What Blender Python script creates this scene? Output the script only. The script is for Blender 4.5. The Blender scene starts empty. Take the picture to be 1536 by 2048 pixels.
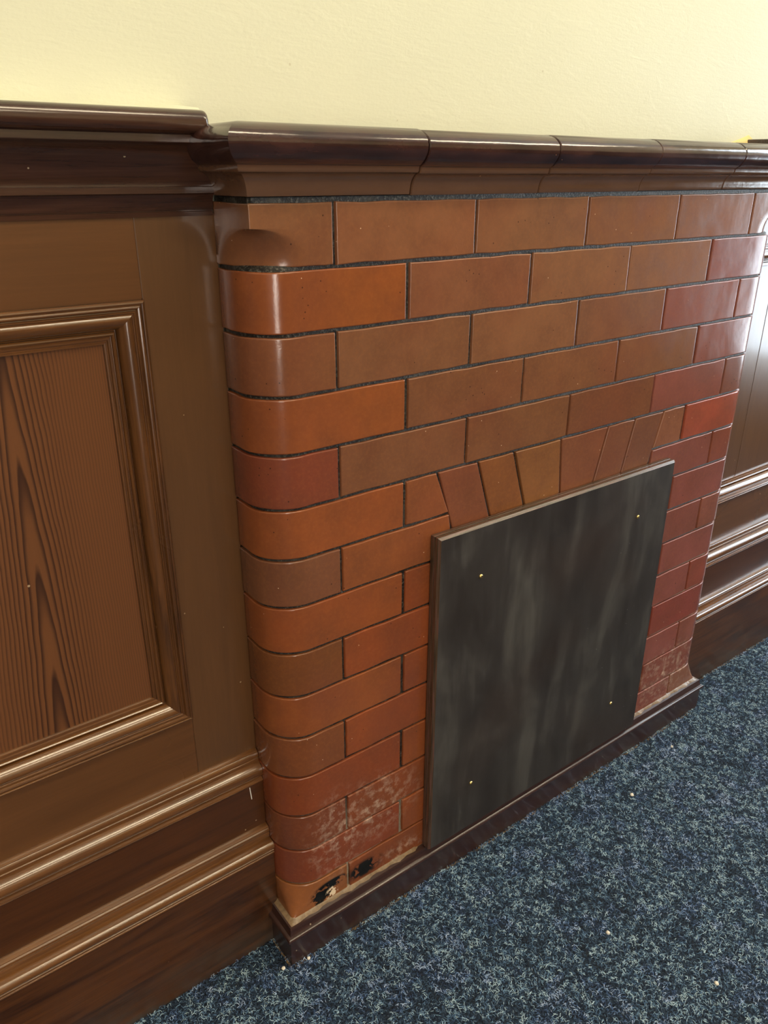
import bpy, bmesh, math, random
import numpy as np
from mathutils import Matrix, Vector
random.seed(7); rng = np.random.default_rng(11)
SC = bpy.context.scene
COL = SC.collection

# ------------------------------------------------------------------ camera
YAW, PITCH, ROLL = 0.64114, 0.40968, 0.00242
CAM = Vector((-0.54665, -0.83331, 0.02828)); FPX = 1556.69
fw = Vector((math.sin(YAW)*math.cos(PITCH), math.cos(YAW)*math.cos(PITCH), -math.sin(PITCH)))
rt = Vector((math.cos(YAW), -math.sin(YAW), 0)); up = rt.cross(fw)
r2 = rt*math.cos(ROLL)+up*math.sin(ROLL); u2 = up*math.cos(ROLL)-rt*math.sin(ROLL)
cd = bpy.data.cameras.new('camera'); cam = bpy.data.objects.new('camera', cd); COL.objects.link(cam)
cam.matrix_world = Matrix(((r2.x, u2.x, -fw.x, CAM.x), (r2.y, u2.y, -fw.y, CAM.y), (r2.z, u2.z, -fw.z, CAM.z), (0, 0, 0, 1)))
cd.sensor_fit = 'VERTICAL'; cd.sensor_height = 36.0; cd.lens = 36.0*FPX/2048; cd.clip_start = 0.01
SC.camera = cam

# ------------------------------------------------------------------ light
SC.view_settings.view_transform = 'Standard'; SC.view_settings.look = 'None'
SC.view_settings.gamma = 1; SC.view_settings.use_curve_mapping = False
SC.view_settings.exposure = -0.08
wd = bpy.data.worlds.new('world'); SC.world = wd; wd.use_nodes = True
wd.node_tree.nodes['Background'].inputs[0].default_value = (0.75, 0.88, 1.0, 1)
wd.node_tree.nodes['Background'].inputs[1].default_value = 1.0

def area(name, loc, target, sx, sy, power, col):
    l = bpy.data.lights.new(name, 'AREA'); l.shape = 'RECTANGLE'; l.size = sx; l.size_y = sy
    l.energy = power; l.color = col
    o = bpy.data.objects.new(name, l); COL.objects.link(o); o.location = loc
    o.rotation_euler = (Vector(target)-Vector(loc)).to_track_quat('-Z', 'Y').to_euler()
    return o
FLOOR, CEIL = -1.2115, 1.85
XL, XR, YF, YB = -2.4, 3.3, -4.0, 0.118
WIN_R = (-1.20, -0.30, -0.85, 1.45)      # y0,y1,z0,z1 in wall_right
WIN_F = (-2.1, -1.35, -1.0, 1.35)    # x0,x1,z0,z1 in wall_front
area('daylight_right', (XR+0.12, (WIN_R[0]+WIN_R[1])/2, (WIN_R[2]+WIN_R[3])/2), (0, (WIN_R[0]+WIN_R[1])/2, (WIN_R[2]+WIN_R[3])/2),
     WIN_R[1]-WIN_R[0], WIN_R[3]-WIN_R[2], 80, (0.78, 0.90, 1.0))
area('daylight_front', ((WIN_F[0]+WIN_F[1])/2, YF-0.12, (WIN_F[2]+WIN_F[3])/2), ((WIN_F[0]+WIN_F[1])/2, 0, (WIN_F[2]+WIN_F[3])/2),
     WIN_F[1]-WIN_F[0], WIN_F[3]-WIN_F[2], 95, (1.0, 0.88, 0.76))
LAMP_E, LAMP_C = 24.0, (1.0, 0.84, 0.57)

# ------------------------------------------------------------------ node helper
class NT:
    def __init__(s, name):
        s.m = bpy.data.materials.new(name); s.m.use_nodes = True; s.t = s.m.node_tree
        s.b = s.t.nodes['Principled BSDF']
        s.co = s.t.nodes.new('ShaderNodeTexCoord').outputs['Object']
    def n(s, typ, **kw):
        nd = s.t.nodes.new('ShaderNode'+typ)
        for k, v in kw.items(): setattr(nd, k, v)
        return nd
    def put(s, sock, v):
        if isinstance(v, bpy.types.NodeSocket): s.t.links.new(v, sock)
        elif isinstance(v, (tuple, list)) and len(v) == 3 and sock.type == 'RGBA': sock.default_value = (*v, 1)
        else: sock.default_value = v
    def math(s, op, a, b=0.0, c=None):
        nd = s.n('Math', operation=op); s.put(nd.inputs[0], a); s.put(nd.inputs[1], b)
        if c is not None: s.put(nd.inputs[2], c)
        return nd.outputs[0]
    def scale(s, v, loc=(0, 0, 0)):
        nd = s.n('Mapping'); s.put(nd.inputs[0], s.co); nd.inputs['Scale'].default_value = v; nd.inputs['Location'].default_value = loc
        return nd.outputs[0]
    def noise(s, vec, sc, det=3, rough=.5, dist=0, col=False):
        nd = s.n('TexNoise'); s.put(nd.inputs['Vector'], vec)
        nd.inputs['Scale'].default_value = sc; nd.inputs['Detail'].default_value = det
        nd.inputs['Roughness'].default_value = rough; nd.inputs['Distortion'].default_value = dist
        return nd.outputs[1 if col else 0]
    def vor(s, vec, sc, feat='F1', rnd=1):
        nd = s.n('TexVoronoi', feature=feat); s.put(nd.inputs['Vector'], vec); nd.inputs['Scale'].default_value = sc
        nd.inputs['Randomness'].default_value = rnd
        return nd
    def ramp(s, f, stops):
        nd = s.n('ValToRGB'); s.put(nd.inputs[0], f); e = nd.color_ramp.elements
        while len(e) < len(stops): e.new(0.5)
        for el, (p, c) in zip(e, stops):
            el.position = p; el.color = (*c, 1) if isinstance(c, tuple) else (c, c, c, 1)
        return nd.outputs[0]
    def mix(s, f, a, b, mode='MIX'):
        nd = s.n('Mix', data_type='RGBA', blend_type=mode); s.put(nd.inputs[0], f); s.put(nd.inputs[6], a); s.put(nd.inputs[7], b)
        return nd.outputs[2]
    def bump(s, h, st, dist, nrm=None):
        nd = s.n('Bump'); s.put(nd.inputs['Height'], h); nd.inputs['Strength'].default_value = st; nd.inputs['Distance'].default_value = dist
        if nrm: s.put(nd.inputs['Normal'], nrm)
        return nd.outputs[0]
    def blob(s, c, r, soft=1.0):      # 1 inside a soft ellipsoid
        sub = s.n('VectorMath', operation='SUBTRACT'); s.put(sub.inputs[0], s.co); sub.inputs[1].default_value = c
        dv = s.n('VectorMath', operation='DIVIDE'); s.put(dv.inputs[0], sub.outputs[0]); dv.inputs[1].default_value = r
        ln = s.n('VectorMath', operation='LENGTH'); s.put(ln.inputs[0], dv.outputs[0])
        nd = s.n('MapRange'); s.put(nd.inputs[0], ln.outputs['Value']); nd.inputs[1].default_value = 1-soft; nd.inputs[2].default_value = 1
        nd.inputs[3].default_value = 1; nd.inputs[4].default_value = 0
        return nd.outputs[0]
    def fin(s, col, rough, nrm=None, spec=.5, metal=0, coat=0, crough=.1):
        s.put(s.b.inputs['Base Color'], col); s.put(s.b.inputs['Roughness'], rough)
        s.b.inputs['Specular IOR Level'].default_value = spec; s.b.inputs['Metallic'].default_value = metal
        s.b.inputs['Coat Weight'].default_value = coat; s.b.inputs['Coat Roughness'].default_value = crough
        if nrm: s.put(s.b.inputs['Normal'], nrm)
        return s.m

def srgb(r, g, b): return tuple(((c/255)/12.92 if c/255 <= .04045 else ((c/255+.055)/1.055)**2.4) for c in (r, g, b))

# ------------------------------------------------------------------ materials
def mat_wall():
    t = NT('cream_paint')
    n1 = t.noise(t.scale((1, 1, 1)), 3, 4); n2 = t.noise(t.scale((8, 8, 40)), 6, 5, .6); n3 = t.noise(t.co, 220, 3)
    c = t.mix(n1, (.61, .615, .475), (.66, .665, .515))
    v = t.vor(t.co, 9); sp = t.math('LESS_THAN', v.outputs[0], .015)
    c = t.mix(t.math('MULTIPLY', sp, .35), c, (.35, .3, .15))
    b = t.bump(n3, .25, .0006); b = t.bump(n2, .35, .0012, b)
    n4 = t.ramp(t.noise(t.scale((1, 1, 2.2)), 9, 5, .55, .8), [(.55, 0.), (.62, 1.)])
    b = t.bump(n4, .16, .0009, b)
    return t.fin(c, .55, b, .35)
def mat_plain(name, c, r=.5, metal=0, spec=.5): return NT(name).fin(c, r, None, spec, metal)
def mat_wood(name, dark, light, axis='x', rough=.34, grain=1.0, spec=.5, dirt=False, seed=0):
    t = NT(name)
    st = {'x': (1.2, 14, 14), 'z': (14, 14, 1.2)}[axis]; fi = {'x': (6, 160, 160), 'z': (160, 160, 6)}[axis]
    n = t.noise(t.scale(st, (seed, seed*2, seed)), 3, 5, .55, 1.2); f = t.noise(t.scale(fi, (seed, 0, 0)), 2.2, 3, .6, .4)
    k = t.math('ADD', t.math('MULTIPLY', n, .6), t.math('MULTIPLY', f, .4))
    c = t.mix(t.ramp(k, [(.36, 0.), (.66, 1.)]), dark, light)
    big = t.noise(t.co, 4, 3); c = t.mix(t.math('MULTIPLY', t.ramp(big, [(.35, 0.), (.7, 1.)]), .35), c, dark)
    v = t.vor(t.scale((1, 1, 1)), 34); sp = t.math('LESS_THAN', v.outputs[0], .045)
    sel = t.math('GREATER_THAN', t.noise(t.co, 7, 1), .56)
    c = t.mix(t.math('MULTIPLY', t.math('MULTIPLY', sp, sel), .6), c, (.55, .45, .3))
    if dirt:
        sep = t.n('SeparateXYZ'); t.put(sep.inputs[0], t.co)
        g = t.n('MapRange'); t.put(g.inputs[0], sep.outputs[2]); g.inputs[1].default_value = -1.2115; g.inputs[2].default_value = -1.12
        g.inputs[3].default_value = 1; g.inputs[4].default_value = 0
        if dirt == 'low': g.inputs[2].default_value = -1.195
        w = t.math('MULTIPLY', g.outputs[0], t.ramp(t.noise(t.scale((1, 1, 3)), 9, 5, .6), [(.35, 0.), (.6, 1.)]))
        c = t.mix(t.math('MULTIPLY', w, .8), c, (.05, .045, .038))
    b = t.bump(f, .12*grain, .0006); b = t.bump(t.noise(t.co, 26, 3), .18, .0012, b)
    rr = t.math('ADD', rough-.06, t.math('MULTIPLY', big, .14))
    return t.fin(c, rr, b, spec, 0, .4, .12)
def mat_panel(x0):
    t = NT('pine_panel')
    sep = t.n('SeparateXYZ'); t.put(sep.inputs[0], t.co)
    wob = t.noise(t.scale((9, 9, 3)), 1.6, 3, .5); wob2 = t.noise(t.scale((60, 60, 14)), 1, 3, .6)
    dx = t.math('ADD', t.math('ADD', sep.outputs[0], -x0), t.math('ADD', t.math('MULTIPLY', t.math('ADD', wob, -.5), .014), t.math('MULTIPLY', sep.outputs[2], -.03)))
    r = t.math('SQRT', t.math('ADD', t.math('MULTIPLY', dx, dx), .00014))
    v = t.math('ADD', r, t.math('MULTIPLY', sep.outputs[2], .045))
    v = t.math('ADD', v, t.math('MULTIPLY', t.math('ADD', wob2, -.5), .0014))
    v = t.math('ADD', v, t.math('MULTIPLY', t.math('ADD', t.noise(t.scale((3, 3, 1)), 2, 2), -.5), .007))
    # ring spacing varies: wide near heart, tight at the sides
    ph = t.math('MULTIPLY', v, t.math('ADD', 170.0, t.math('MULTIPLY', v, 900.0)))
    fr = t.math('FRACT', ph)
    line = t.ramp(fr, [(0., 0.), (.42, .08), (.72, .8), (.88, 1.), (1., 0.)])
    fine = t.noise(t.scale((260, 260, 5)), 1.6, 3, .6)
    amp = t.ramp(r, [(.02, 1.), (.075, .42)])
    c = t.mix(t.math('MULTIPLY', line, amp), (.155, .060, .022), (.032, .012, .007))
    c = t.mix(t.math('MULTIPLY', fine, .35), c, (.07, .028, .010))
    vv = t.vor(t.co, 30); sp = t.math('MULTIPLY', t.math('LESS_THAN', vv.outputs[0], .05), t.math('GREATER_THAN', t.noise(t.co, 8, 1), .56))
    c = t.mix(t.math('MULTIPLY', sp, .6), c, (.55, .42, .28))
    b = t.bump(line, -.25, .0004); b = t.bump(t.noise(t.co, 20, 3), .2, .0012, b)
    return t.fin(c, .30, b, .5, 0, .2, .2)
def mat_brick():
    t = NT('glazed_brick')
    at = t.n('Attribute', attribute_name='bc'); base = at.outputs['Color']
    n1 = t.noise(t.scale((1, 1, 1)), 14, 4, .6); n2 = t.noise(t.co, 160, 5, .7); n3 = t.noise(t.co, 520, 2)
    c = t.mix(t.math('MULTIPLY', t.ramp(n1, [(.35, 0.), (.7, 1.)]), .45), base, (.09, .035, .018))
    c = t.mix(t.math('MULTIPLY', t.ramp(n2, [(.45, 0.), (.8, 1.)]), .28), c, t.mix(.5, base, (.42, .15, .04)))
    c = t.mix(t.math('MULTIPLY', t.ramp(t.noise(t.co, 6, 3), [(.45, 0.), (.65, 1.)]), .25), c, (.17, .045, .025))
    # dark glaze pits and pale specks
    v = t.vor(t.co, 95); sel = t.math('GREATER_THAN', t.noise(t.co, 16, 2), .60)
    pit = t.math('MULTIPLY', t.math('LESS_THAN', v.outputs[0], .10), sel)
    c = t.mix(t.math('MULTIPLY', pit, .75), c, (.03, .012, .008))
    v2 = t.vor(t.scale((1, 1, 1), (3, 1, 2)), 60); pale = t.math('MULTIPLY', t.math('LESS_THAN', v2.outputs[0], .045), t.math('GREATER_THAN', t.noise(t.co, 11, 2), .55))
    c = t.mix(t.math('MULTIPLY', pale, .8), c, (.70, .52, .36))
    # lime bloom low on the breast
    nb = t.ramp(t.noise(t.co, 55, 5, .7), [(.48, 0.), (.66, 1.)])
    bl = t.math('MAXIMUM', t.blob((.06, 0, -.975), (.11, .2, .085)), t.math('MAXIMUM', t.blob((-.02, 0, -.99), (.07, .2, .11)), t.blob((.12, 0, -1.11), (.06, .2, .03))))
    bl = t.math('MAXIMUM', bl, t.math('MAXIMUM', t.blob((.90, 0, -1.05), (.16, .2, .09)), t.math('MULTIPLY', t.blob((1.042, .02, -.85), (.05, .2, .38)), .8)))
    c = t.mix(t.math('MULTIPLY', t.math('MULTIPLY', nb, bl), .75), c, (.55, .42, .33))
    # burnt scar and chipped white on the lowest course
    ns = t.ramp(t.noise(t.co, 45, 4, .6), [(.42, 0.), (.5, 1.)])
    bu = t.math('MULTIPLY', t.math('MAXIMUM', t.blob((-.058, -.0, -1.112), (.028, .1, .028), .6), t.math('MAXIMUM', t.blob((-.035, 0, -1.092), (.04, .1, .012), .6), t.blob((.035, 0, -1.10), (.045, .1, .022), .7))), ns)
    c = t.mix(t.math('MINIMUM', t.math('MULTIPLY', bu, 1.8), 1), c, (.006, .005, .004))
    ch = t.math('MULTIPLY', t.blob((-.035, 0, -1.113), (.014, .1, .016), .5), t.ramp(t.noise(t.co, 110, 3), [(.48, 0.), (.55, 1.)]))
    c = t.mix(t.math('MINIMUM', t.math('MULTIPLY', ch, 1.6), 1), c, (.75, .6, .42))
    b = t.bump(n3, .08, .0005); b = t.bump(t.noise(t.co, 130, 2), .13, .0005, b); b = t.bump(t.noise(t.co, 17, 2), .22, .003, b)
    b = t.bump(t.math('MULTIPLY', pit, -1.), .5, .001, b)
    rr = t.math('ADD', .12, t.math('MULTIPLY', n1, .14)); rr = t.math('ADD', rr, t.math('MULTIPLY', bl, .15))
    return t.fin(c, rr, b, .55)
def mat_mortar():
    t = NT('sooty_mortar')
    n = t.noise(t.co, 260, 4, .7); m = t.noise(t.co, 30, 3)
    c = t.mix(t.ramp(n, [(.50, 0.), (.74, 1.)]), (.006, .005, .004), (.15, .14, .12))
    c = t.mix(t.ramp(m, [(.5, 0.), (.75, 1.)]), c, (.05, .045, .036))
    bl = t.math('MULTIPLY', t.math('MAXIMUM', t.blob((.03, 0, -1.05), (.16, .2, .13)), t.blob((.95, 0, -.95), (.2, .3, .3))), .8)
    c = t.mix(bl, c, (.55, .48, .36))
    b = t.bump(n, .9, .0025)
    return t.fin(c, .42, b, .35)
def mat_coping():
    t = NT('dark_glazed_coping')
    sep = t.n('SeparateXYZ'); t.put(sep.inputs[0], t.co)
    n1 = t.noise(t.scale((1, 3, 3)), 16, 4, .6)
    k = t.n('MapRange'); t.put(k.inputs[0], t.math('ADD', sep.outputs[2], t.math('MULTIPLY', n1, .006))); k.inputs[1].default_value = .036; k.inputs[2].default_value = .044
    dk = t.mix(t.ramp(n1, [(.35, 0.), (.68, 1.)]), (.026, .012, .011), (.060, .024, .019))
    br = t.mix(n1, (.105, .052, .028), (.15, .075, .042))
    c = t.mix(k.outputs[0], br, dk)
    v = t.vor(t.co, 55); sp = t.math('MULTIPLY', t.math('LESS_THAN', v.outputs[0], .05), t.math('GREATER_THAN', t.noise(t.co, 9, 2), .57))
    c = t.mix(sp, c, (.5, .26, .13))
    b = t.bump(t.noise(t.co, 190, 3), .10, .0005); b = t.bump(t.noise(t.scale((1, 2, 2)), 22, 3), .25, .002, b)
    rr = t.math('ADD', .10, t.math('MULTIPLY', n1, .10))
    return t.fin(c, rr, b, .85)
def mat_board():
    t = NT('black_painted_board')
    a = t.n('Mapping'); t.put(a.inputs[0], t.co); a.inputs['Rotation'].default_value = (0, -.42, 0); a.inputs['Scale'].default_value = (6, 1, 1.6)
    n = t.noise(a.outputs[0], 2.2, 4, .55, .9); f = t.noise(t.scale((60, 1, 7)), 2, 3, .6, .6); m = t.noise(t.co, 5, 4, .6, .5)
    k = t.math('ADD', t.math('MULTIPLY', n, .5), t.math('ADD', t.math('MULTIPLY', f, .12), t.math('MULTIPLY', m, .38)))
    c = t.ramp(k, [(.36, (.017, .012, .010)), (.52, (.032, .027, .025)), (.70, (.076, .070, .064))])
    c = t.mix(t.math('MULTIPLY', t.ramp(t.noise(t.co, 3, 2), [(.5, 0.), (.7, 1.)]), .4), c, (.045, .026, .018))
    v = t.vor(t.co, 45); sp = t.math('MULTIPLY', t.math('LESS_THAN', v.outputs[0], .03), t.math('GREATER_THAN', t.noise(t.co, 9, 2), .55))
    c = t.mix(sp, c, (.4, .38, .34))
    b = t.bump(t.noise(t.co, 90, 3), .12, .0006)
    return t.fin(c, t.math('ADD', .25, t.math('MULTIPLY', k, .3)), b, .5)
def mat_board_edge():
    t = NT('worn_board_edge')
    n = t.noise(t.scale((3, 160, 3)), 4, 4, .6)
    c = t.ramp(n, [(.35, (.035, .022, .014)), (.5, (.075, .05, .03)), (.62, (.13, .055, .045)), (.75, (.10, .085, .06))])
    return t.fin(c, .22, t.bump(n, .15, .0008), .6)
def mat_carpet(fibre):
    t = NT('carpet_fibre' if fibre else 'carpet_ground')
    if fibre:
        at = t.n('Attribute', attribute_name='fc'); c = at.outputs['Color']
        return t.fin(c, .75, None, .35)
    n = t.noise(t.co, 260, 3, .7); m = t.noise(t.co, 30, 4)
    c = t.ramp(n, [(.35, (.006, .008, .014)), (.5, (.018, .03, .055)), (.66, (.06, .10, .15)), (.8, (.16, .2, .23))])
    return t.fin(c, .9, t.bump(n, .9, .004), .2)

M = dict(
    wall=mat_wall(), brick=mat_brick(), mortar=mat_mortar(), coping=mat_coping(), board=mat_board(), bedge=mat_board_edge(),
    plinth=mat_wood('dark_plinth_wood', (.030, .012, .010), (.042, .017, .013), 'x', .33, .5, .5, 'low'),
    rail=mat_wood('varnished_rail', (.092, .038, .013), (.125, .052, .018), 'x', .27, .5),
    stile=mat_wood('varnished_stile', (.086, .039, .015), (.112, .051, .020), 'z', .29, .6, seed=3),
    plank=mat_wood('varnished_plank', (.028, .009, .003), (.110, .038, .009), 'x', .31, 1.3, dirt=True, seed=5),
    plank2=mat_wood('varnished_plank_upper', (.042, .014, .004), (.085, .028, .007), 'x', .31, 1.3, seed=8),
    mould=mat_wood('polished_moulding', (.085, .032, .009), (.19, .078, .022), 'x', .22, spec=.9),
    mouldv=mat_wood('polished_moulding_upright', (.050, .020, .007), (.15, .060, .018), 'z', .24, seed=2),
    cap=mat_wood('dark_cap_wood', (.030, .013, .009), (.070, .030, .018), 'x', .2),
    panel=mat_panel(-.368), cgrd=mat_carpet(False), cfib=mat_carpet(True),
    brass=mat_plain('brass', (.75, .55, .22), .28, 1), white=mat_plain('white_gloss', (.75, .75, .72), .4),
    crumb=mat_plain('plaster_crumb', (.75, .70, .60), .8), ceil=mat_plain('ceiling_white', (.78, .76, .70), .8),
    room=mat_plain('room_cream', (.76, .72, .55), .7), dark=mat_plain('dark_joinery', (.10, .05, .025), .4),
    bead=mat_plain('caulk', (.62, .52, .36), .6), glass=None, yell=mat_plain('raw_plaster', (.72, .55, .24), .8))
def mat_emit(name, c, e):
    t = NT(name); t.b.inputs['Base Color'].default_value = (.8, .8, .8, 1)
    t.b.inputs['Emission Color'].default_value = (*c, 1); t.b.inputs['Emission Strength'].default_value = e
    return t.m
M['lamp'] = mat_emit('lamp_diffuser', LAMP_C, LAMP_E)

# ------------------------------------------------------------------ mesh helpers
def link(name, verts, faces, mat, parent=None, smooth=35, mats=None, fmat=None, cols=None, cname='bc'):
    me = bpy.data.meshes.new(name); me.from_pydata([tuple(v) for v in verts], [], faces)
    for mm in (mats or [mat]): me.materials.append(mm)
    if fmat is not None: me.polygons.foreach_set('material_index', fmat)
    if cols is not None:
        a = me.color_attributes.new(cname, 'FLOAT_COLOR', 'POINT'); a.data.foreach_set('color', np.asarray(cols, np.float32).ravel())
    me.validate()
    bm = bmesh.new(); bm.from_mesh(me); bmesh.ops.recalc_face_normals(bm, faces=bm.faces); bm.to_mesh(me); bm.free()
    if smooth:
        me.polygons.foreach_set('use_smooth', [True]*len(me.polygons)); me.set_sharp_from_angle(angle=math.radians(smooth))
    me.update(); o = bpy.data.objects.new(name, me); COL.objects.link(o)
    if parent: o.parent = parent
    return o
def thing(name, label, cat, loc=(0, 0, 0), group=None):
    o = bpy.data.objects.new(name, None); COL.objects.link(o); o.location = loc; o.empty_display_size = .05
    o['label'] = label; o['category'] = cat
    if group: o['group'] = group
    return o
def tag(o, label, cat, group=None):
    o['label'] = label; o['category'] = cat
    if group: o['group'] = group
    return o
def struct(o): o['kind'] = 'structure'; return o
class MB:
    def __init__(s): s.v = []; s.f = []
    def add(s, v, f): n = len(s.v); s.v += list(v); s.f += [[i+n for i in q] for q in f]
    def box(s, a, b):
        x0, y0, z0 = a; x1, y1, z1 = b
        s.add([(x0, y0, z0), (x1, y0, z0), (x1, y1, z0), (x0, y1, z0), (x0, y0, z1), (x1, y0, z1), (x1, y1, z1), (x0, y1, z1)],
              [[0, 1, 2, 3], [4, 5, 6, 7], [0, 1, 5, 4], [1, 2, 6, 5], [2, 3, 7, 6], [3, 0, 4, 7]])
    def bbox(s, a, b, r=.0015):       # box with chamfered edges all round
        bm = bmesh.new(); bmesh.ops.create_cube(bm, size=1)
        for v in bm.verts: v.co = Vector([(a[i]+b[i])/2+v.co[i]*(b[i]-a[i]) for i in range(3)])
        bmesh.ops.bevel(bm, geom=bm.edges[:], offset=r, segments=2, affect='EDGES')
        bm.verts.index_update(); s.add([v.co[:] for v in bm.verts], [[v.index for v in f.verts] for f in bm.faces]); bm.free()
    def build(s, name, mat, parent=None, **k): return link(name, s.v, s.f, mat, parent, **k)
def sweep(rings, closed_prof=True, closed_path=False, caps=True):
    """rings: list of lists of 3D points"""
    n = len(rings[0]); V = [p for r in rings for p in r]; F = []
    m = len(rings); last = m if closed_path else m-1
    for i in range(last):
        j = (i+1) % m
        for k in range(n if closed_prof else n-1):
            l = (k+1) % n; F.append([i*n+k, i*n+l, j*n+l, j*n+k])
    if caps and not closed_path: F.append(list(range(n))); F.append([(m-1)*n+k for k in range(n)][::-1])
    return V, F
def prof_x(name, prof, x0, x1, mat, parent, back, seg=1, wob=0):
    """extrude a (y,z) profile along x, closed off at the wall plane y=back"""
    pr = prof+[(back, prof[-1][1]), (back, prof[0][1])]
    rings = []
    for i in range(seg+1):
        x = x0+(x1-x0)*i/seg
        rings.append([(x, y, z) for y, z in pr])
    V, F = sweep(rings); return link(name, V, F, mat, parent)
def arc(cy, cz, ry, rz, a0, a1, n): return [(cy+ry*math.cos(math.radians(a0+(a1-a0)*i/n)), cz+rz*math.sin(math.radians(a0+(a1-a0)*i/n))) for i in range(n+1)]

# ------------------------------------------------------------------ room shell
def shell():
    b = MB(); b.box((XL-.1, YB, FLOOR), (XR+.1, YB+.1, CEIL)); struct(b.build('wall_back', M['wall'], smooth=0))
    b = MB(); b.box((XL-.1, YF-.1, FLOOR), (XL, YB, CEIL)); struct(b.build('wall_left', M['room'], smooth=0))
    y0, y1, z0, z1 = WIN_R; b = MB()
    b.box((XR, YF, FLOOR), (XR+.1, y0, CEIL)); b.box((XR, y1, FLOOR), (XR+.1, YB, CEIL))
    b.box((XR, y0, FLOOR), (XR+.1, y1, z0)); b.box((XR, y0, z1), (XR+.1, y1, CEIL)); struct(b.build('wall_right', M['room'], smooth=0))
    x0, x1, z0, z1 = WIN_F; b = MB()
    b.box((XL, YF-.1, FLOOR), (x0, YF, CEIL)); b.box((x1, YF-.1, FLOOR), (XR+.1, YF, CEIL))
    b.box((x0, YF-.1, FLOOR), (x1, YF, z0)); b.box((x0, YF-.1, z1), (x1, YF, CEIL)); struct(b.build('wall_front', M['room'], smooth=0))
    # dark panelling dado on the other three walls
    b = MB(); b.bbox((XL, YF+.03, FLOOR), (XL+.03, YB-.08, .09), .004); struct(b.build('trim_3', M['dark']))
    b = MB(); b.bbox((XL+.03, YF, FLOOR), (WIN_F[0], YF+.03, .09), .004); b.bbox((WIN_F[1], YF, FLOOR), (XR-.03, YF+.03, .09), .004); b.bbox((WIN_F[0], YF, FLOOR), (WIN_F[1], YF+.03, WIN_F[2]-.01), .004)
    struct(b.build('trim_4', M['dark']))
    b = MB(); b.bbox((XR-.03, YF+.03, FLOOR), (XR, WIN_R[0], .09), .004); b.bbox((XR-.03, WIN_R[1], FLOOR), (XR, YB-.08, .09), .004); b.bbox((XR-.03, WIN_R[0], FLOOR), (XR, WIN_R[1], WIN_R[2]-.01), .004)
    struct(b.build('trim_5', M['dark']))
    b = MB(); b.box((XL-.1, YF-.1, CEIL), (XR+.1, YB+.1, CEIL+.1)); struct(b.build('ceiling', M['ceil'], smooth=0))
    b = MB(); b.box((XL-.1, YF-.1, FLOOR-.1), (XR+.1, YB+.1, FLOOR)); struct(b.build('floor', M['cgrd'], smooth=0))
    # window frames
    y0, y1, z0, z1 = WIN_R; b = MB()
    for a, c in (((y0, z0), (y0+.05, z1)), ((y1-.05, z0), (y1, z1)), ((y0, z0), (y1, z0+.05)), ((y0, z1-.05), (y1, z1)), ((y0, (z0+z1)/2-.025), (y1, (z0+z1)/2+.025))):
        b.box((XR+.03, a[0], a[1]), (XR+.07, c[0], c[1]))
    struct(b.build('window_1', M['white'], smooth=0))
    x0, x1, z0, z1 = WIN_F; b = MB()
    for a, c in (((x0, z0), (x0+.05, z1)), ((x1-.05, z0), (x1, z1)), ((x0, z0), (x1, z0+.05)), ((x0, z1-.05), (x1, z1))):
        b.box((a[0], YF-.07, a[1]), (c[0], YF-.03, c[1]))
    struct(b.build('window_2', M['white'], smooth=0))
shell()
def lamp(x, y, lab, L=1.2, W=.3):
    t = thing('ceiling_light', lab, 'light', (x, y, CEIL-.06), 'fluorescent ceiling lights')
    b = MB(); b.bbox((-L/2-.03, -W/2-.03, 0.02), (L/2+.03, W/2+.03, .06), .004); b.build('housing', M['white'], t)
    b = MB(); b.bbox((-L/2, -W/2, -.005), (L/2, W/2, .022), .004); b.build('diffuser', M['lamp'], t)
lamp(.25, -1.05, 'rectangular ceiling light nearest the brick fireplace', 1.5, .27)
lamp(.25, -2.5, 'rectangular ceiling light further back from the fireplace', 1.5, .27)
lamp(2.3, -1.05, 'rectangular ceiling light nearest the side window', 1.3, .27)

# ------------------------------------------------------------------ brick fireplace
XC, XR2, R0 = -.114, 1.042, .057
Bz = [0, -.997, -2.012, -3.024, -4.03, -5.038, -6.021, -6.997, -8.001, -9.003, -9.999, -11.006, -12.047, -13.012, -14.0, -14.79]
Bz = [b*.0762 for b in Bz]; G = .0048
def radius(z):
    if z > -.029: return 0.0012
    if z > Bz[1]+.002:
        t = min(1, (-.029-z)/.043); return .0012+.080*math.sqrt(max(0, 1-(1-t)**2))
    if z < Bz[14]-.001:
        t = min(1, (Bz[14]-z)/.058); return R0*(1-t)**.75+.0015
    return R0
def pt(side, u, z, off, r=None):
    """plan path of the breast: u<=0 front distance from the corner, u in 0..1 arc, u>1 along the return; off = outward offset"""
    r = radius(z) if r is None else r
    if u <= 0: x, y, nx, ny = XC+r-u, 0, 0, -1
    elif u <= 1:
        a = u*math.pi/2; x = XC+r-r*math.sin(a); y = r-r*math.cos(a); nx, ny = -math.sin(a), -math.cos(a)
    else: x, y, nx, ny = XC, r+(u-1)*(.092-r), -1, 0
    x += nx*off; y += ny*off
    if side == 'R': x = XC+XR2-x
    return (x, y, z)
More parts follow.
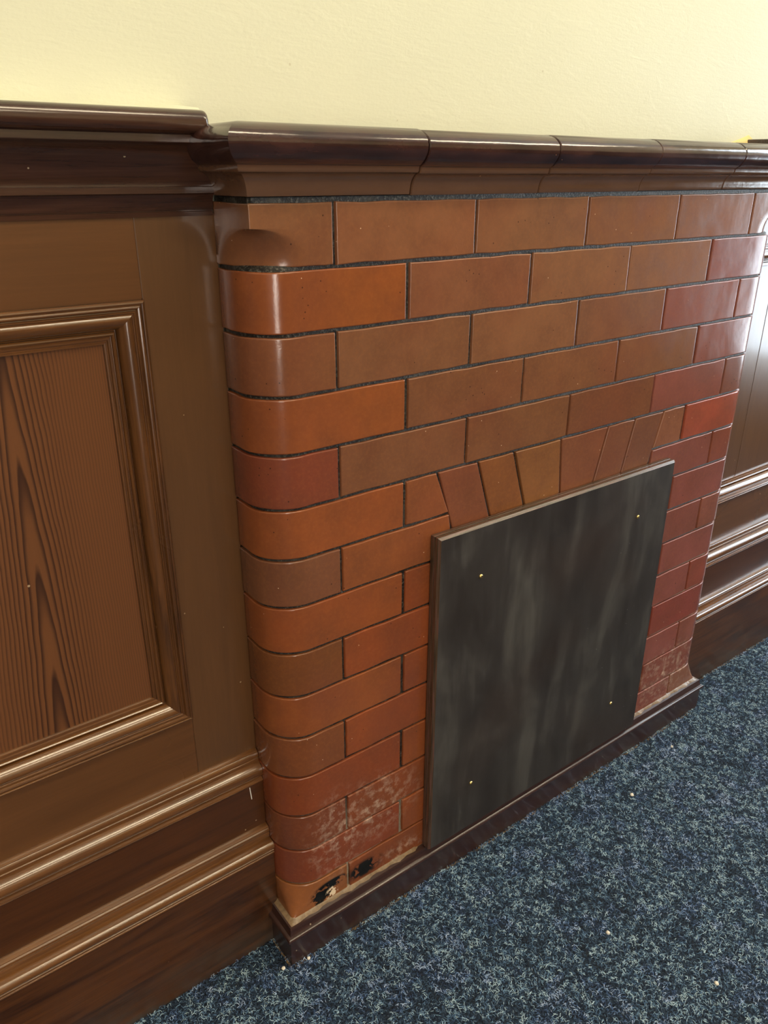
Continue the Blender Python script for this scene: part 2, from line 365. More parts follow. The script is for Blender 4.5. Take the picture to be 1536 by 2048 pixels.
class Bricks:
    def __init__(s): s.v = []; s.f = []; s.c = []
    def grid(s, cols, rows, fn, color, e=.0013, depth=.009):
        """fn(i,j,off,edge) -> point; relief rounded at the borders, skirt behind"""
        nc, nr = len(cols), len(rows); base = len(s.v)
        for j in range(nr):
            for i in range(nc):
                eb = (i in (0, nc-1)) or (j in (0, nr-1))
                e2 = (i in (1, nc-2)) or (j in (1, nr-2))
                s.v.append(fn(cols[i], rows[j], -.0011 if eb else -.0004 if e2 else 0))
        for j in range(nr-1):
            for i in range(nc-1):
                a = base+j*nc+i; s.f.append([a, a+1, a+nc+1, a+nc])
        ring = [(i, 0) for i in range(nc)]+[(nc-1, j) for j in range(1, nr)]+[(i, nr-1) for i in range(nc-2, -1, -1)]+[(0, j) for j in range(nr-2, 0, -1)]
        rb = len(s.v)
        for i, j in ring: s.v.append(fn(cols[i], rows[j], -depth))
        n = len(ring)
        for k in range(n):
            l = (k+1) % n; a = base+ring[k][1]*nc+ring[k][0]; b = base+ring[l][1]*nc+ring[l][0]
            s.f.append([a, rb+k, rb+l, b])
        s.c += [(*color, 1)]*(len(s.v)-base)
E0 = .0014
def split(a, b, n):
    """positions from a to b with a narrow border band at each end"""
    d = E0 if b > a else -E0
    return [a, a+d*.4, a+d, a+d*1.5, a+d*2.5]+[a+d*2.5+(b-a-5*d)*k/n for k in range(1, n)]+[b-d*2.5, b-d*1.5, b-d, b-d*.4, b]
def jit(k): return random.uniform(-k, k)
BR = Bricks(); AR = Bricks()
def flat_brick(B, x0, x1, z0, z1, color, slant=(0, 0), nx=6):
    """x0/x1 at top z1; slant = shift of the left/right edge at the bottom"""
    d0, dx, dz = jit(.0006), jit(.0045), jit(.010)
    ph = [random.uniform(0, 6.3) for _ in range(4)]
    us = split(0, x1-x0, nx); zs = split(z0, z1, 4); w = x1-x0
    def fn(u, z, off):
        t = (z1-z)/(z1-z0); f = u/w
        x = x0+u+slant[0]*t*(1-f)+slant[1]*t*f
        edge_z = (1 if z > z1-.004 else -1 if z < z0+.004 else 0)
        zz = z+.0005*edge_z*math.sin(x*70+ph[0])+.0003*edge_z*math.sin(x*230+ph[1])
        xx = x+(.0004*math.sin(z*180+ph[2]) if (f < .03 or f > .97) else 0)
        return (xx, -(off+d0+dx*(f-.5)*.25+dz*(t-.5)*.06), zz)
    B.grid(us, zs, fn, color)
def corner_brick(side, length, z0, z1, color, course):
    r0 = R0; d0 = jit(.0005); ph = [random.uniform(0, 6.3) for _ in range(3)]
    fl = [-(length)] ; n = 12
    # u: front part is stored as fraction so the tangent point can move with the radius
    us = [('f', 0), ('f', E0*.4), ('f', E0), ('f', E0*1.5), ('f', E0*2.5), ('f', .35), ('f', .7)]+[('a', k/n) for k in range(n+1)]+[('s', .3), ('s', .96), ('s', 1.)]
    zs = split(z0, z1, 4)
    if course == 1: zs = [z0, z0+.0005, z0+.0013, z0+.002]+[z0+.002+(-.0307-z0-.0013)*(1-(1-k/20)**2) for k in range(1, 20)]+[-.0298, -.0293, -.0288, -.020, -.012, z1-.002, z1-.0013, z1-.0005, z1]
    if course == 15: zs = [z0, z0+.0005, z0+.0013, z0+.002]+[z0+.002+(z1-z0-.004)*k/12 for k in range(1, 12)]+[z1-.002, z1-.0013, z1-.0005, z1]
    def fn(u, z, off):
        r = radius(z); o = off+d0; k, q = u
        zz = z+(.0004*math.sin(z*0+u[1]*6+ph[0]) if (z > z1-.004 or z < z0+.004) else 0)
        if k == 'f':
            fl_ = length-r
            d = q if q < .01 else q*fl_
            p = pt(side, -(fl_-d), z, o, r)
        elif k == 'a': p = pt(side, max(q, 1e-6), z, o, r)
        else: p = pt(side, 1+q, z, o, r)
        return (p[0], p[1], zz)
    BR.grid(us, zs, fn, color)
def bc(base, var=.08):
    k = 1+jit(var); return tuple(max(.005, c*k*(1+jit(.05))) for c in base)
ORANGE, REDB, BROWN, TAN, PURP = (.235, .068, .021), (.165, .044, .022), (.165, .068, .033), (.200, .088, .044), (.200, .064, .048)
lc = [TAN, ORANGE, BROWN, ORANGE, REDB, ORANGE, BROWN, ORANGE, (.15, .052, .018), ORANGE, (.17, .058, .02), (.21, .048, .017), (.16, .045, .018), (.20, .046, .02), (.25, .09, .03)]
rc = [TAN, PURP, PURP, PURP, (.18, .06, .045), (.27, .06, .035), (.2, .055, .035), PURP, (.2, .07, .045), PURP, (.22, .055, .035), (.2, .045, .035), PURP, (.2, .055, .04), (.19, .08, .05)]
L = .2321
def field(c, x):
    t = min(1, max(0, x/.95)); low = min(1, max(0, (c-6)/6))
    a = TAN if c <= 3 else BROWN
    if c > 7 and x < .3: a = (.215, .056, .018)
    if c > 7 and x > .6: a = PURP
    if x > .80 and c > 1: a = PURP
    return bc(a, .10)
for c in range(1, 16):
    z1, z0 = Bz[c-1]-G/2, Bz[c]+G/2
    if c == 15: z0 = Bz[15]+.0005
    short = c % 2 == 1
    j0 = (0.0 if short else .1155)
    jrx = -.006 if (c >= 8 and not short) else 0
    corner_brick('L', (.1140 if short else .2275)-.0+(.0 if short else .0)-G/2, z0, z1, bc(lc[c-1], .04), c)
    jr = XC+XR2-j0+jrx
    corner_brick('R', (.1140 if short else .2275)-G/2-jrx, z0, z1, bc(rc[c-1], .05), c)
    # field bricks between the corner bricks
    js = [j0+L*k for k in range(0, 6)]; js = [j for j in js if j < jr-.06]+[jr]
    for a, b in zip(js[:-1], js[1:]):
        x0, x1 = a+G/2, b-G/2
        if c <= 5: flat_brick(BR, x0, x1, z0, z1, field(c, (a+b)/2))
        elif c == 6:
            if b < .13: flat_brick(BR, x0, x1, z0, z1, field(c, a))
            continue
        elif c == 7:
            if a < .1: flat_brick(BR, x0, .205-G/2, z0, z1, bc((.20, .066, .022)), (0, .010))
            elif b > .9: flat_brick(BR, .722+G/2, x1, z0, z1, bc(PURP), (-.010, 0))
        else:
            if x0 < .2: flat_brick(BR, x0, min(x1, .235), z0, z1, field(c, x0))
            if x1 > .75: flat_brick(BR, max(x0, .705), x1, z0, z1, field(c, .9 if x1 > .9 else .8))
# course 6 fillers beside the arch and the splayed arch bricks
z1, z6, za = Bz[5]-G/2, Bz[6]+G/2, -.530
flat_brick(BR, .1175+G/2, .177-G/2, z1, z6, bc((.18, .062, .026)), (0, 0)) if 0 else None
flat_brick(BR, .1155+G/2, .177-G/2, z6, z1, bc((.19, .062, .026)), (0, .0265))
flat_brick(BR, .742+G/2, .8125-G/2, z6, z1, bc((.19, .075, .040)), (-.020, 0))
sk = .073/(.096)       # slopes measured over the visible 96 mm
tops = [.177, .260, .340, .452, .577, .655, .742]; bots = [.2077, .291, .371, .4610, .551, .631, .7165]
ACOL = [(.17, .060, .030), (.19, .070, .026), (.20, .080, .030), (.18, .066, .034), (.16, .062, .034), (.15, .058, .036)]
for i in range(6):
    k = (z1-za)/.096
    flat_brick(AR, tops[i]+G/2, tops[i+1]-G/2, za, z1, bc(ACOL[i], .04), ((bots[i]-tops[i])*k, (bots[i+1]-tops[i+1])*k), 4)
fire = thing('brick_fireplace', 'glazed brown brick fireplace with rounded corners, splayed arch and dark coping', 'fireplace', (.464, 0, FLOOR))
def under(o, par):
    o.parent = par; o.matrix_parent_inverse = Matrix.Translation(-par.location); return o
under(link('brickwork', BR.v, BR.f, M['brick'], smooth=50, cols=BR.c), fire)
under(link('opening_arch', AR.v, AR.f, M['brick'], smooth=50, cols=AR.c), fire)
# mortar core
def mortar():
    V = []; F = []; zs = [.004, 0, -.02, -.0287]+[-.0295-.0450*k/8 for k in range(9)]+[Bz[1]-.003-(1.066-.079)*k/20 for k in range(21)]+[-1.0669-.058*k/8 for k in range(9)]+[-1.1273]
    us = [('a', k/10) for k in range(11)]
    for z in zs:
        r = radius(z); row = [pt('L', 1.+1., z, -.0045, r)]+[pt('L', u[1] or 1e-6, z, -.0045, r) for u in us[::-1]]
        row += [pt('L', -(k/40*(XR2-XC-2*r)), z, -.0045, r) for k in range(1, 40)]
        row += [pt('R', u[1] or 1e-6, z, -.0045, r) for u in us]+[pt('R', 2., z, -.0045, r)]
        V.append(row)
    Vv, Ff = sweep(V, closed_prof=False, caps=False); n = len(V[0])
    top = len(Vv); m = len(Vv)-n
    Ff.append(list(range(n))); Ff.append(list(range(m, m+n)))
    return under(link('mortar_core', Vv, Ff, M['mortar'], smooth=60), fire)
mortar()
# coping: bullnose, fillet and cove mitred round both corners
CP = [(.1172, .0775), (.02, .0783), (-.004, .0788), (-.0128, .0784), (-.0190, .0770), (-.0250, .0745), (-.0305, .0708), (-.0345, .0665), (-.0366, .0610), (-.0362, .0555),
      (-.0343, .0505), (-.0310, .0458), (-.0265, .0412), (-.0215, .0378), (-.0195, .0366), (-.0193, .0352), (-.0186, .0315), (-.0172, .0296), (-.0140, .0288), (-.0105, .0272),
      (-.0072, .0243), (-.0045, .0208), (-.0025, .0165), (-.0010, .0110), (-.0002, .0055), (.0008, .0042), (.1172, .0042)]
def coping():
    segs = [(XC, .1155), (.1155, .3487), (.3487, .579), (.579, .8148), (.8148, XR2)]
    V = []; F = []
    for si, (a, b) in enumerate(segs):
        g = .0009; dy = jit(.0007); dz = jit(.0006); rings = []
        pr = [(y, z+dz) for y, z in CP]
        pr = [((y+dy) if y < .1 else y, z) for y, z in pr]
        def at(x, s): return [(x, y+(s if y < .1 else 0), z-s*.2*(1 if z > .04 else -1)) for y, z in pr]
        if si == 0:
            # left return then mitre
            rings.append([(XC+y if y < .1 else XC+.05, .116, z) for y, z in pr])
            rings.append([(XC+y if y < .1 else XC+.05, .04, z) for y, z in pr])
            rings.append([(XC+y if y < .1 else XC+.05, y if y < .1 else .05, z) for y, z in pr])
            rings.append([(XC+.06, y, z) for y, z in pr])
        else: rings.append(at(a+g, .0015)); rings.append(at(a+g+.0012, 0))
        if si == 4:
            rings.append([(XR2-y if y < .1 else XR2-.05, y if y < .1 else .05, z) for y, z in pr])
            rings.append([(XR2-y if y < .1 else XR2-.05, .116, z) for y, z in pr])
        else: rings.append(at(b-g-.0012, 0)); rings.append(at(b-g, .0015))
        v, f = sweep(rings); n = len(V); V += v; F += [[i+n for i in q] for q in f]
    return under(link('coping', V, F, M['coping'], smooth=32), fire)
coping()
# plinth board round the foot of the breast
PP = [(.0, -1.1262), (-.006, -1.1272), (-.0095, -1.1280), (-.0105, -1.1300), (-.0105, -1.1345), (-.0112, -1.1385), (-.0128, -1.1415), (-.0158, -1.1425), (-.0178, -1.1440), (-.0188, -1.1465),
      (-.0184, -1.1492), (-.0165, -1.1510), (-.0140, -1.1518), (-.0136, -1.1530), (-.0132, -1.2115)]
PP2 = PP+[(.02, -1.2115), (.02, -1.1262)]
def plinth():
    def rg(x, sx, ylim=None): return [(x+sx*e, (e if ylim is None else ylim), z) for e, z in PP2]
    r1 = [(XC+e, .054, z) for e, z in PP2]; r2_ = [(XC+e, e, z) for e, z in PP2]
    r3 = [(XR2-e, e, z) for e, z in PP2]; r4 = [(XR2-e, .054, z) for e, z in PP2]
    mid = [[(x, e, z) for e, z in PP2] for x in (.2, .5, .8)]
    V, F = sweep([r1, r2_]+mid+[r3, r4]); return under(link('plinth', V, F, M['plinth'], smooth=30), fire)
plinth()
def mortar_fillet():
    pr = [(.004, -1.1205), (-.0008, -1.1222), (-.0035, -1.1252), (-.0062, -1.1266), (-.0070, -1.1276), (.004, -1.1276)]
    rg = [[(XC+e, .054, z) for e, z in pr], [(XC+e, e, z) for e, z in pr]]
    for i in range(1, 120):
        x = XC+(XR2-XC)*i/120; k = .75+.2*math.sin(i*1.7)+.15*math.sin(i*.61)
        if .155 < x < .785: rg.append([(x, e if e > 0 else e*.15, min(z, -1.1262)) for e, z in pr]); continue
        rg.append([(x, e if e > 0 else e*min(1.25, k), z+(.0012*(k-1) if z > -1.124 else 0)) for e, z in pr])
    rg += [[(XR2-e, e, z) for e, z in pr], [(XR2-e, .054, z) for e, z in pr]]
    V, F = sweep(rg); t = NT('varnished_mortar'); n = t.noise(t.co, 160, 4, .6)
    m = t.fin(t.mix(n, (.07, .04, .022), (.30, .20, .11)), .3, t.bump(n, .5, .002), .6)
    under(link('mortar_fillet', V, F, m, smooth=60), fire)
mortar_fillet()

# ------------------------------------------------------------------ board over the fire opening
def cover():
    x0, x1, z0, z1 = .1655, .7725, -1.1255, -.4850
    t = thing('fireplace_cover_board', 'square black painted board covering the fire opening, leaning on the plinth', 'board', ((x0+x1)/2, 0, z0))
    F0, y1, y2, c = -.0015, -.0175, -.0222, .0035
    def R(i, y): return [(x0+i, y, z0+i), (x1-i, y, z0+i), (x1-i, y, z1-i), (x0+i, y, z1-i)]
    V = R(0, F0)+R(0, -.0085)+R(.0009, -.0093)+R(0, -.0101)+R(0, y1)+R(c, y2); F = [[0, 1, 2, 3]]
    for a in range(5):
        for k in range(4): F.append([a*4+k, a*4+(k+1) % 4, a*4+4+(k+1) % 4, a*4+4+k])
    F.append([20, 21, 22, 23])
    fm = [0]+[1]*20+[0]
    o = link('panel_board', V, F, None, smooth=0, mats=[M['board'], M['bedge']]); under(o, t)
    o.data.polygons.foreach_set('material_index', [0 if p.normal.y < -.95 and p.area > .1 else 1 for p in o.data.polygons])
    for (x, z), a in zip(((.2575, -.5775), (.672, -.5795), (.671, -1.0195), (.263, -1.0165)), (.4, 1.2, 2.3, .9)):
        V = [(x, y2-.0026, z)]; F = []; n = 20; ringsr = [(.0012, -.0026), (.0026, -.0022), (.0036, -.0012), (.0040, .0004)]
        V = []; bm = MB()
        rings = []
        for r, dy in ringsr: rings.append([(x+r*math.cos(q*2*math.pi/n), y2+dy, z+r*math.sin(q*2*math.pi/n)) for q in range(n)])
        v, f = sweep(rings); o = link('screw', v, f, M['brass']); under(o, t)
        ca, sa = math.cos(a), math.sin(a); sl = MB(); w, l = .0005, .0026
        vs = [(x+ca*p-sa*q, y2-.00275, z+sa*p+ca*q) for p, q in ((-l, -w), (l, -w), (l, w), (-l, w))]
        vs += [(a_, b_+.0012, c_) for a_, b_, c_ in vs]
        sl.add(vs, [[0, 1, 2, 3], [4, 5, 6, 7], [0, 1, 5, 4], [1, 2, 6, 5], [2, 3, 7, 6], [3, 0, 4, 7]])
        s_ = sl.build('screw_slot', M['plinth'], smooth=0); s_.parent = o
cover()

# ------------------------------------------------------------------ panelling left and right of the breast
ST, PL, MID, LOW = .093, .108, .074, .052
BK = .1175
CAPP = [(.093, -.0178), (.0906, -.0176), (.0902, -.0128), (.0912, -.0122), (.0912, -.0112), (.0896, -.0108), (.0893, -.0085), (.0888, -.0050), (.0875, .0000), (.0858, .0040), (.0845, .0060),
        (.0822, .0068), (.0815, .0075), (.0815, .0142), (.0828, .0150), (.0830, .0180), (.0820, .0260), (.0795, .0350), (.0755, .0435), (.0700, .0510), (.0640, .0565), (.0600, .0585),
        (.0580, .0592), (.0575, .0600), (.0575, .0672), (.0562, .0682), (.0510, .0690), (.0478, .0712), (.0460, .0745), (.0455, .0785), (.0460, .0830), (.0480, .0875), (.0515, .0905), (.0560, .0922), (.0640, .0930)]
M2 = [(.0740, -.8750), (.0718, -.8738), (.0712, -.8720), (.0718, -.8700), (.0745, -.8690), (.0762, -.8680), (.0762, -.8665), (.0748, -.8655), (.0722, -.8625), (.0708, -.8585), (.0704, -.8545), (.0712, -.8505), (.0732, -.8468),
      (.0765, -.8445), (.0800, -.8425), (.0830, -.8415), (.0832, -.8370), (.0820, -.8362), (.0818, -.8350), (.0832, -.8342), (.0828, -.8325), (.0822, -.8290), (.0830, -.8255), (.0845, -.8240), (.0842, -.8225), (.0860, -.8215), (.0930, -.8207)]
M1 = [(.0520, -1.0130), (.0500, -1.0122), (.0494, -1.0110), (.0500, -1.0098), (.0516, -1.0090), (.0516, -1.0076), (.0500, -1.0070), (.0500, -1.0055), (.0510, -1.0045), (.0490, -1.0025), (.0476, -.9995), (.0472, -.9960), (.0482, -.9925), (.0505, -.9900),
      (.0540, -.9885), (.0600, -.9880), (.0640, -.9872), (.0645, -.9830), (.0628, -.9815), (.0632, -.9790), (.0640, -.9770), (.0625, -.9735), (.0630, -.9700), (.0650, -.9685), (.0648, -.9670), (.0675, -.9658), (.0700, -.9648), (.0740, -.9645)]
PM = [(0, .093), (.0004, .0880), (.0016, .0866), (.0032, .0862), (.0044, .0868), (.0048, .0882), (.0056, .0882), (.0062, .0868), (.0080, .0862), (.0096, .0868), (.0104, .0884), (.0110, .0900), (.0118, .0898), (.0124, .0888), (.0140, .0888), (.0148, .0902), (.0158, .0904),
      (.0166, .0894), (.0186, .0884), (.0216, .0884), (.0250, .0896), (.0285, .0924), (.0312, .0960), (.0328, .1000), (.0336, .1052), (.0352, .1056), (.0356, .1010), (.0368, .0996), (.0384, .0994), (.0396, .1004), (.0404, .1028), (.0412, .1030), (.0420, .1022), (.0444, .1026), (.0452, .1044),
      (.0468, .1046), (.0474, .1038), (.0494, .1042), (.0500, .1060), (.0502, .1080)]
def frame_mould(x0, x1, z0, z1, par):
    """four mitred pieces of the bolection moulding round a panel; x0<x1, z0<z1 outer edges"""
    pr = PM+[(.0502, .1095), (0, .1095)]
    def corner(ix, iz): return [((x0+w) if ix == 0 else (x1-w), y, (z0+w) if iz == 0 else (z1-w)) for w, y in pr]
    cs = [corner(0, 0), corner(1, 0), corner(1, 1), corner(0, 1)]
    for i, m in ((0, 'mould'), (1, 'mouldv'), (2, 'mould'), (3, 'mouldv')):
        V, F = sweep([cs[i], cs[(i+1) % 4]]); under(link('panel_moulding', V, F, M[m], smooth=28), par)
def wainscot(par, xa, xb, near, pwidth, stw=.097):
    """xa..xb span; near = 'R' when the breast is at xb (left run) else 'L'"""
    e = .0003
    def B(name, x0, x1, y0, z0, z1, mat, r=.0008):
        b = MB(); b.bbox((x0, y0, z0), (x1, BK, z1), r); return under(b.build(name, mat, smooth=30), par)
    zt, zb, zp1, zp0 = -.0150, -.8215, -.1080, -.7150
    # stiles and panels repeated along the run
    x = xb if near == 'R' else xa; d = -1 if near == 'R' else 1; first = True
    while (x > xa+.05) if d < 0 else (x < xb-.05):
        s0, s1 = sorted((x-d*.0035*first, x+d*stw)); B('stile', s0, s1, ST, zb-.002, zt, M['stile']); x += d*stw
        if (x < xa+.15) if d < 0 else (x > xb-.15): break
        xe = x+d*pwidth; xe = max(xe, xa) if d < 0 else min(xe, xb)
        p0, p1 = sorted((x, xe))
        B('rail', p0+e, p1-e, ST, zp1, zt, M['rail']); B('rail', p0+e, p1-e, ST, zb-.002, zp0, M['rail'])
        b = MB(); b.box((p0+.001, PL, zp0+.001), (p1-.001, BK, zp1-.001)); under(b.build('panel', M['panel'] if near == 'R' else M['stile'], smooth=0), par)
        if near == 'L' and first:
            b = MB(); b.box((p0+.117, PL-.0006, zp0+.045), (p0+.1185, PL+.001, zp1-.045)); under(b.build('panel_joint', M['dark'], smooth=0), par)
        frame_mould(p0, p1, zp0, zp1, par); x = xe; first = False
    under(prof_x('upper_plank', [(MID, -.965), (MID, -.874)], xa, xb, M['plank2'], None, BK), par)
    under(prof_x('skirting_board', [(LOW, FLOOR), (LOW, -1.012)], xa, xb, M['plank'], None, BK), par)
    under(prof_x('dado_moulding', M2, xa, xb, M['mould'], None, BK), par)
    under(prof_x('skirting_moulding', M1, xa, xb, M['mould'], None, BK), par)
def cap(par, xa, xb, end):
    seg = []; n = len(CAPP)
    pr = CAPP+[(BK, .0935), (BK, -.0178)]
    if end == 'R':   # free end at xb: nose overruns the breast return by a little
        body = [[(xa, y, z) for y, z in pr], [(XC-.0005, y, z) for y, z in pr]]
        nose = [(y, z) for y, z in CAPP if z >= .0690]+[(BK, .0935), (BK, .0805), (.0562, .0795)]
        xs = (XC-.0005, -.1335)
    V, F = sweep(body); o = link('cap_rail', V, F, M['cap'], smooth=30); return under(o, par)
wl = thing('wall_panelling', 'brown varnished pine panelling left of the brick fireplace', 'panelling', (-.7, .08, FLOOR))
wainscot(wl, -2.365, XC-.0006, 'R', .78)
wr = thing('wall_panelling', 'dark varnished panelling right of the brick fireplace', 'panelling', (1.9, .08, FLOOR))
wainscot(wr, XR2+.0006, 3.265, 'L', .78)
def cap_rail(par, side):
    mir = (lambda x: x) if side == 'L' else (lambda x: XC+XR2-x)
    pr = CAPP+[(BK, .0935), (BK, -.0178)]
    low = [(y, z) for y, z in CAPP if z <= .0692]; hi = [(y, z) for y, z in CAPP if z >= .0690]
    xa = -2.365 if side == 'L' else XC+XR2-3.265
    # lower cove part stops against the return of the brick coping, nose carries on to its rounded end
    V, F = sweep([[(mir(xa), y, z) for y, z in low+[(BK, .0692), (BK, -.0178)]], [(mir(XC-.0005), y, z) for y, z in low+[(BK, .0692), (BK, -.0178)]]])
    n = len(V)
    hp = hi+[(BK, .0935), (BK, .0692)]
    c = (.085, .081)
    def sc(k): return [((c[0]+(y-c[0])*k) if y < .1 else y, c[1]+(z-c[1])*(k if z < .0915 or 1 else 1)) for y, z in hp]
    rings = [[(mir(xa), y, z) for y, z in hp]]
    for x, k in ((-.1375, 1), (-.1340, .985), (-.1315, .95), (-.1300, .89), (-.1294, .80)): rings.append([(mir(x), y, z) for y, z in sc(k)])
    v, f = sweep(rings); V += v; F += [[i+n for i in q] for q in f]
    o = link('cap_rail', V, F, M['cap'], smooth=30); return under(o, par)
cap_rail(wl, 'L'); cap_rail(wr, 'R')
# short pale scratch on the upper plank
b = MB(); b.add([(-.1385, .0738, -.8776), (-.1372, .0738, -.8774), (-.1352, .0738, -.9028), (-.1365, .0738, -.9030), (-.1385, .0741, -.8776), (-.1372, .0741, -.8774), (-.1352, .0741, -.9028), (-.1365, .0741, -.9030)],
      [[0, 1, 2, 3], [4, 5, 6, 7], [0, 1, 5, 4], [1, 2, 6, 5], [2, 3, 7, 6], [3, 0, 4, 7]])
o = under(b.build('paint_streak', M['white'], smooth=0), wl); o['label'] = 'short white streak on the plank'
# paint-clogged caulk line above the left cap and raw plaster lump at the right cap end
def ridge(name, x0, x1, z, h, t, mat, n=60, kind=True):
    rings = []
    for i in range(n+1):
        x = x0+(x1-x0)*i/n; k = h*(.6+.25*math.sin(x*31)+.25*math.sin(x*83+1)); k = max(.0006, k)
        rings.append([(x, YB+.0005, z-.001), (x, YB-t, z-.001), (x, YB-t*.9, z+k*.6), (x, YB-t*.4, z+k), (x, YB+.0005, z+k*1.2)])
    V, F = sweep(rings); o = link(name, V, F, mat, smooth=70); return struct(o)
ridge('trim_1', -2.35, -.13, .0925, .006, .05, M['wall'], 160)
def lump():
    rings = []
    for i in range(9):
        t = i/8; x = .975+.097*t; h = .003+.021*t**1.3
        rings.append([(x, YB+.0005, .078), (x, YB-.004-.008*t, .078), (x, YB-.003-.006*t, .078+h*.7), (x, YB+.0005, .078+h)])
    V, F = sweep(rings); return struct(link('trim_2', V, F, M['yell'], smooth=50))
lump()
# joint bead between coping and wall
# ------------------------------------------------------------------ carpet pile, frayed edge, crumbs
def pile():
    N = 330000
    x = rng.uniform(-.75, 1.95, N); y = rng.uniform(-.82, .052, N)
    xr = x-CAM.x; yr = y-CAM.y
    d = np.stack([xr, yr, np.full(N, FLOOR-CAM.z)], 1)
    px = 768+FPX*(d@np.array(r2))/(d@np.array(fw)); py = 1024-FPX*(d@np.array(u2))/(d@np.array(fw))
    keep = (px > -150) & (px < 1690) & (py < 2250) & ((d@np.array(fw)) > 0)
    inb = (x > XC-.012) & (x < XR2+.012) & (y > -.012)
    keep &= ~inb; x, y = x[keep], y[keep]; N = len(x)
    def vnoise(sc, seed):
        r = np.random.default_rng(seed); g = r.random((256, 256)); u = x*sc; v = y*sc
        i = np.floor(u).astype(int); j = np.floor(v).astype(int); fu = u-i; fv = v-j; fu = fu*fu*(3-2*fu); fv = fv*fv*(3-2*fv)
        G = lambda a, b: g[a % 256, b % 256]
        return (G(i, j)*(1-fu)+G(i+1, j)*fu)*(1-fv)+(G(i, j+1)*(1-fu)+G(i+1, j+1)*fu)*fv
    clump = .62*vnoise(150, 1)+.26*vnoise(70, 2)+.12*vnoise(14, 3)
    k = clump*1.1-.05+rng.normal(0, .20, N)
    pal = np.array([(.007, .009, .014), (.016, .029, .055), (.035, .075, .145), (.080, .165, .30), (.19, .32, .45), (.40, .54, .62)])
    kk = np.clip((k-.18)/.62, 0, .9999)*5; i = kk.astype(int); f = (kk-i)[:, None]; col = pal[i]*(1-f)+pal[i+1]*f
    pu = vnoise(40, 5) > .68; col[pu] = col[pu]*np.array([1.0, .94, 1.12])
    ang = rng.uniform(0, 2*np.pi, N); ln = rng.uniform(.003, .0075, N); w = rng.uniform(.00022, .00042, N); curl = rng.normal(0, .9, N)
    h0 = rng.uniform(.0002, .0025, N)+.0015*clump; hh = rng.uniform(.0003, .0028, N)
    P = []
    for s in (0., .5, 1.):
        a = ang+curl*s; cx = x+np.cos(ang+curl*s*.5)*ln*(s-.5); cy = y+np.sin(ang+curl*s*.5)*ln*(s-.5)
        cz = FLOOR+h0+hh*4*s*(1-s)*.8+.0005
        nx, ny = -np.sin(a)*w, np.cos(a)*w
        P += [np.stack([cx-nx, cy-ny, cz], 1), np.stack([cx+nx, cy+ny, cz+w*.6], 1)]
    V = np.stack(P, 1).reshape(-1, 3)
    V[:, 1] = np.minimum(V[:, 1], np.where((V[:, 0] > XC-.011) & (V[:, 0] < XR2+.011), -.0125, .0515))
    me = bpy.data.meshes.new('carpet_pile'); me.vertices.add(len(V)); me.vertices.foreach_set('co', V.astype(np.float32).ravel())
    b = (np.arange(N)*6)[:, None]; Q = np.stack([b+np.array([0, 1, 3, 2]), b+np.array([2, 3, 5, 4])], 1).reshape(-1, 4)
    me.loops.add(Q.size); me.loops.foreach_set('vertex_index', Q.ravel().astype(np.int32)); me.polygons.add(len(Q))
    me.polygons.foreach_set('loop_start', (np.arange(len(Q))*4).astype(np.int32)); me.update(calc_edges=True)
    me.materials.append(M['cfib'])
    C4 = np.ones((N, 6, 4), np.float32); C4[:, :, :3] = col[:, None, :]
    at = me.color_attributes.new('fc', 'FLOAT_COLOR', 'POINT'); at.data.foreach_set('color', C4.ravel())
    o = bpy.data.objects.new('carpet_pile', me); COL.objects.link(o)
    o['kind'] = 'stuff'; tag(o, 'flecked navy blue carpet pile covering the floor', 'carpet')
pile()
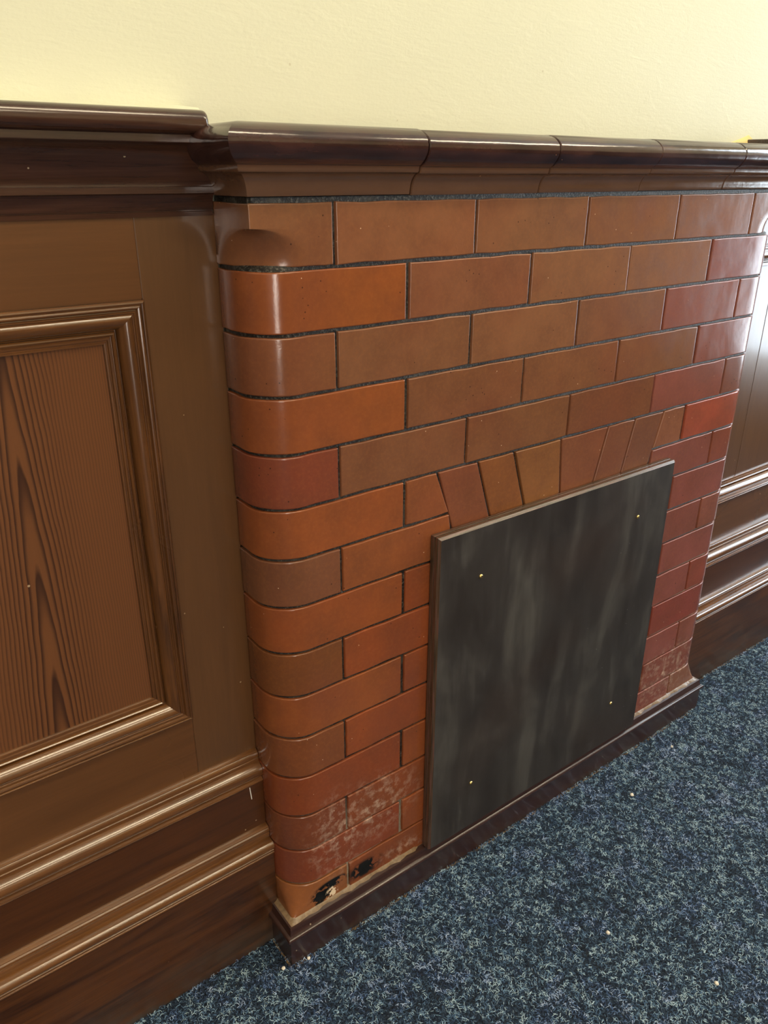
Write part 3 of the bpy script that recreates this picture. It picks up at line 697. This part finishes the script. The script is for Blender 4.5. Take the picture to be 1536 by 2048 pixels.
def fray():
    """pale backing threads showing where the carpet meets the plinth and skirting"""
    V = []; F = []
    def th(x, y, ln, a, r):
        n = len(V); dx, dy = math.cos(a)*ln/2, math.sin(a)*ln/2
        for s, zz in ((-1, .0008), (0, .0034), (1, .001)):
            V.append((x+dx*s, y+dy*s, FLOOR+zz)); V.append((x+dx*s+r, y+dy*s-r, FLOOR+zz+r))
        F.append([n, n+1, n+3, n+2]); F.append([n+2, n+3, n+5, n+4])
    for i in range(900):
        x = random.uniform(XC-.01, XR2+.012)
        if math.sin(x*23)+math.sin(x*57+1)+random.random() < .1: continue
        th(x, -.0150-random.random()*.0035, random.uniform(.003, .009), jit(.7), .0006)
    for i in range(70): th(XC-.0152-random.random()*.002, random.uniform(-.012, .05), random.uniform(.003, .008), 1.57+jit(.6), .0006)
    for i in range(350): th(random.uniform(1.06, 1.9), LOW-.002-random.random()*.002, random.uniform(.003, .008), jit(.7), .0005)
    o = link('carpet_edge_fray', V, F, mat_plain('jute_thread', (.26, .17, .085), .8), smooth=0); o['kind'] = 'stuff'
    tag(o, 'pale frayed carpet backing along the plinth', 'carpet edge')
fray()
for (x, y, r, lab) in ((.8716, -.0683, .0030, 'tiny pale crumb on the carpet farthest right near the plinth end'), (.6659, -.1102, .0040, 'round white crumb on the carpet below the middle of the black board'),
                       (.3535, -.2947, .0036, 'pale crumb on the open carpet at lower centre right'), (.4225, -.463, .0036, 'tan crumb on the carpet nearest the bottom right corner'),
                       (-.1425, -.010, .0034, 'small yellowish crumb left of the plinth corner'), (-.0985, -.0200, .0030, 'pale crumb touching the foot of the plinth corner')):
    bm = bmesh.new(); bmesh.ops.create_icosphere(bm, subdivisions=2, radius=r)
    for v in bm.verts: v.co *= 1+jit(.18); v.co.z *= .8
    me = bpy.data.meshes.new('plaster_crumb'); bm.to_mesh(me); bm.free(); me.materials.append(M['crumb'])
    for p in me.polygons: p.use_smooth = True
    o = bpy.data.objects.new('plaster_crumb', me); COL.objects.link(o); o.location = (x, y, FLOOR+.004+r*.5)
    tag(o, lab, 'crumb', 'crumbs on the carpet')
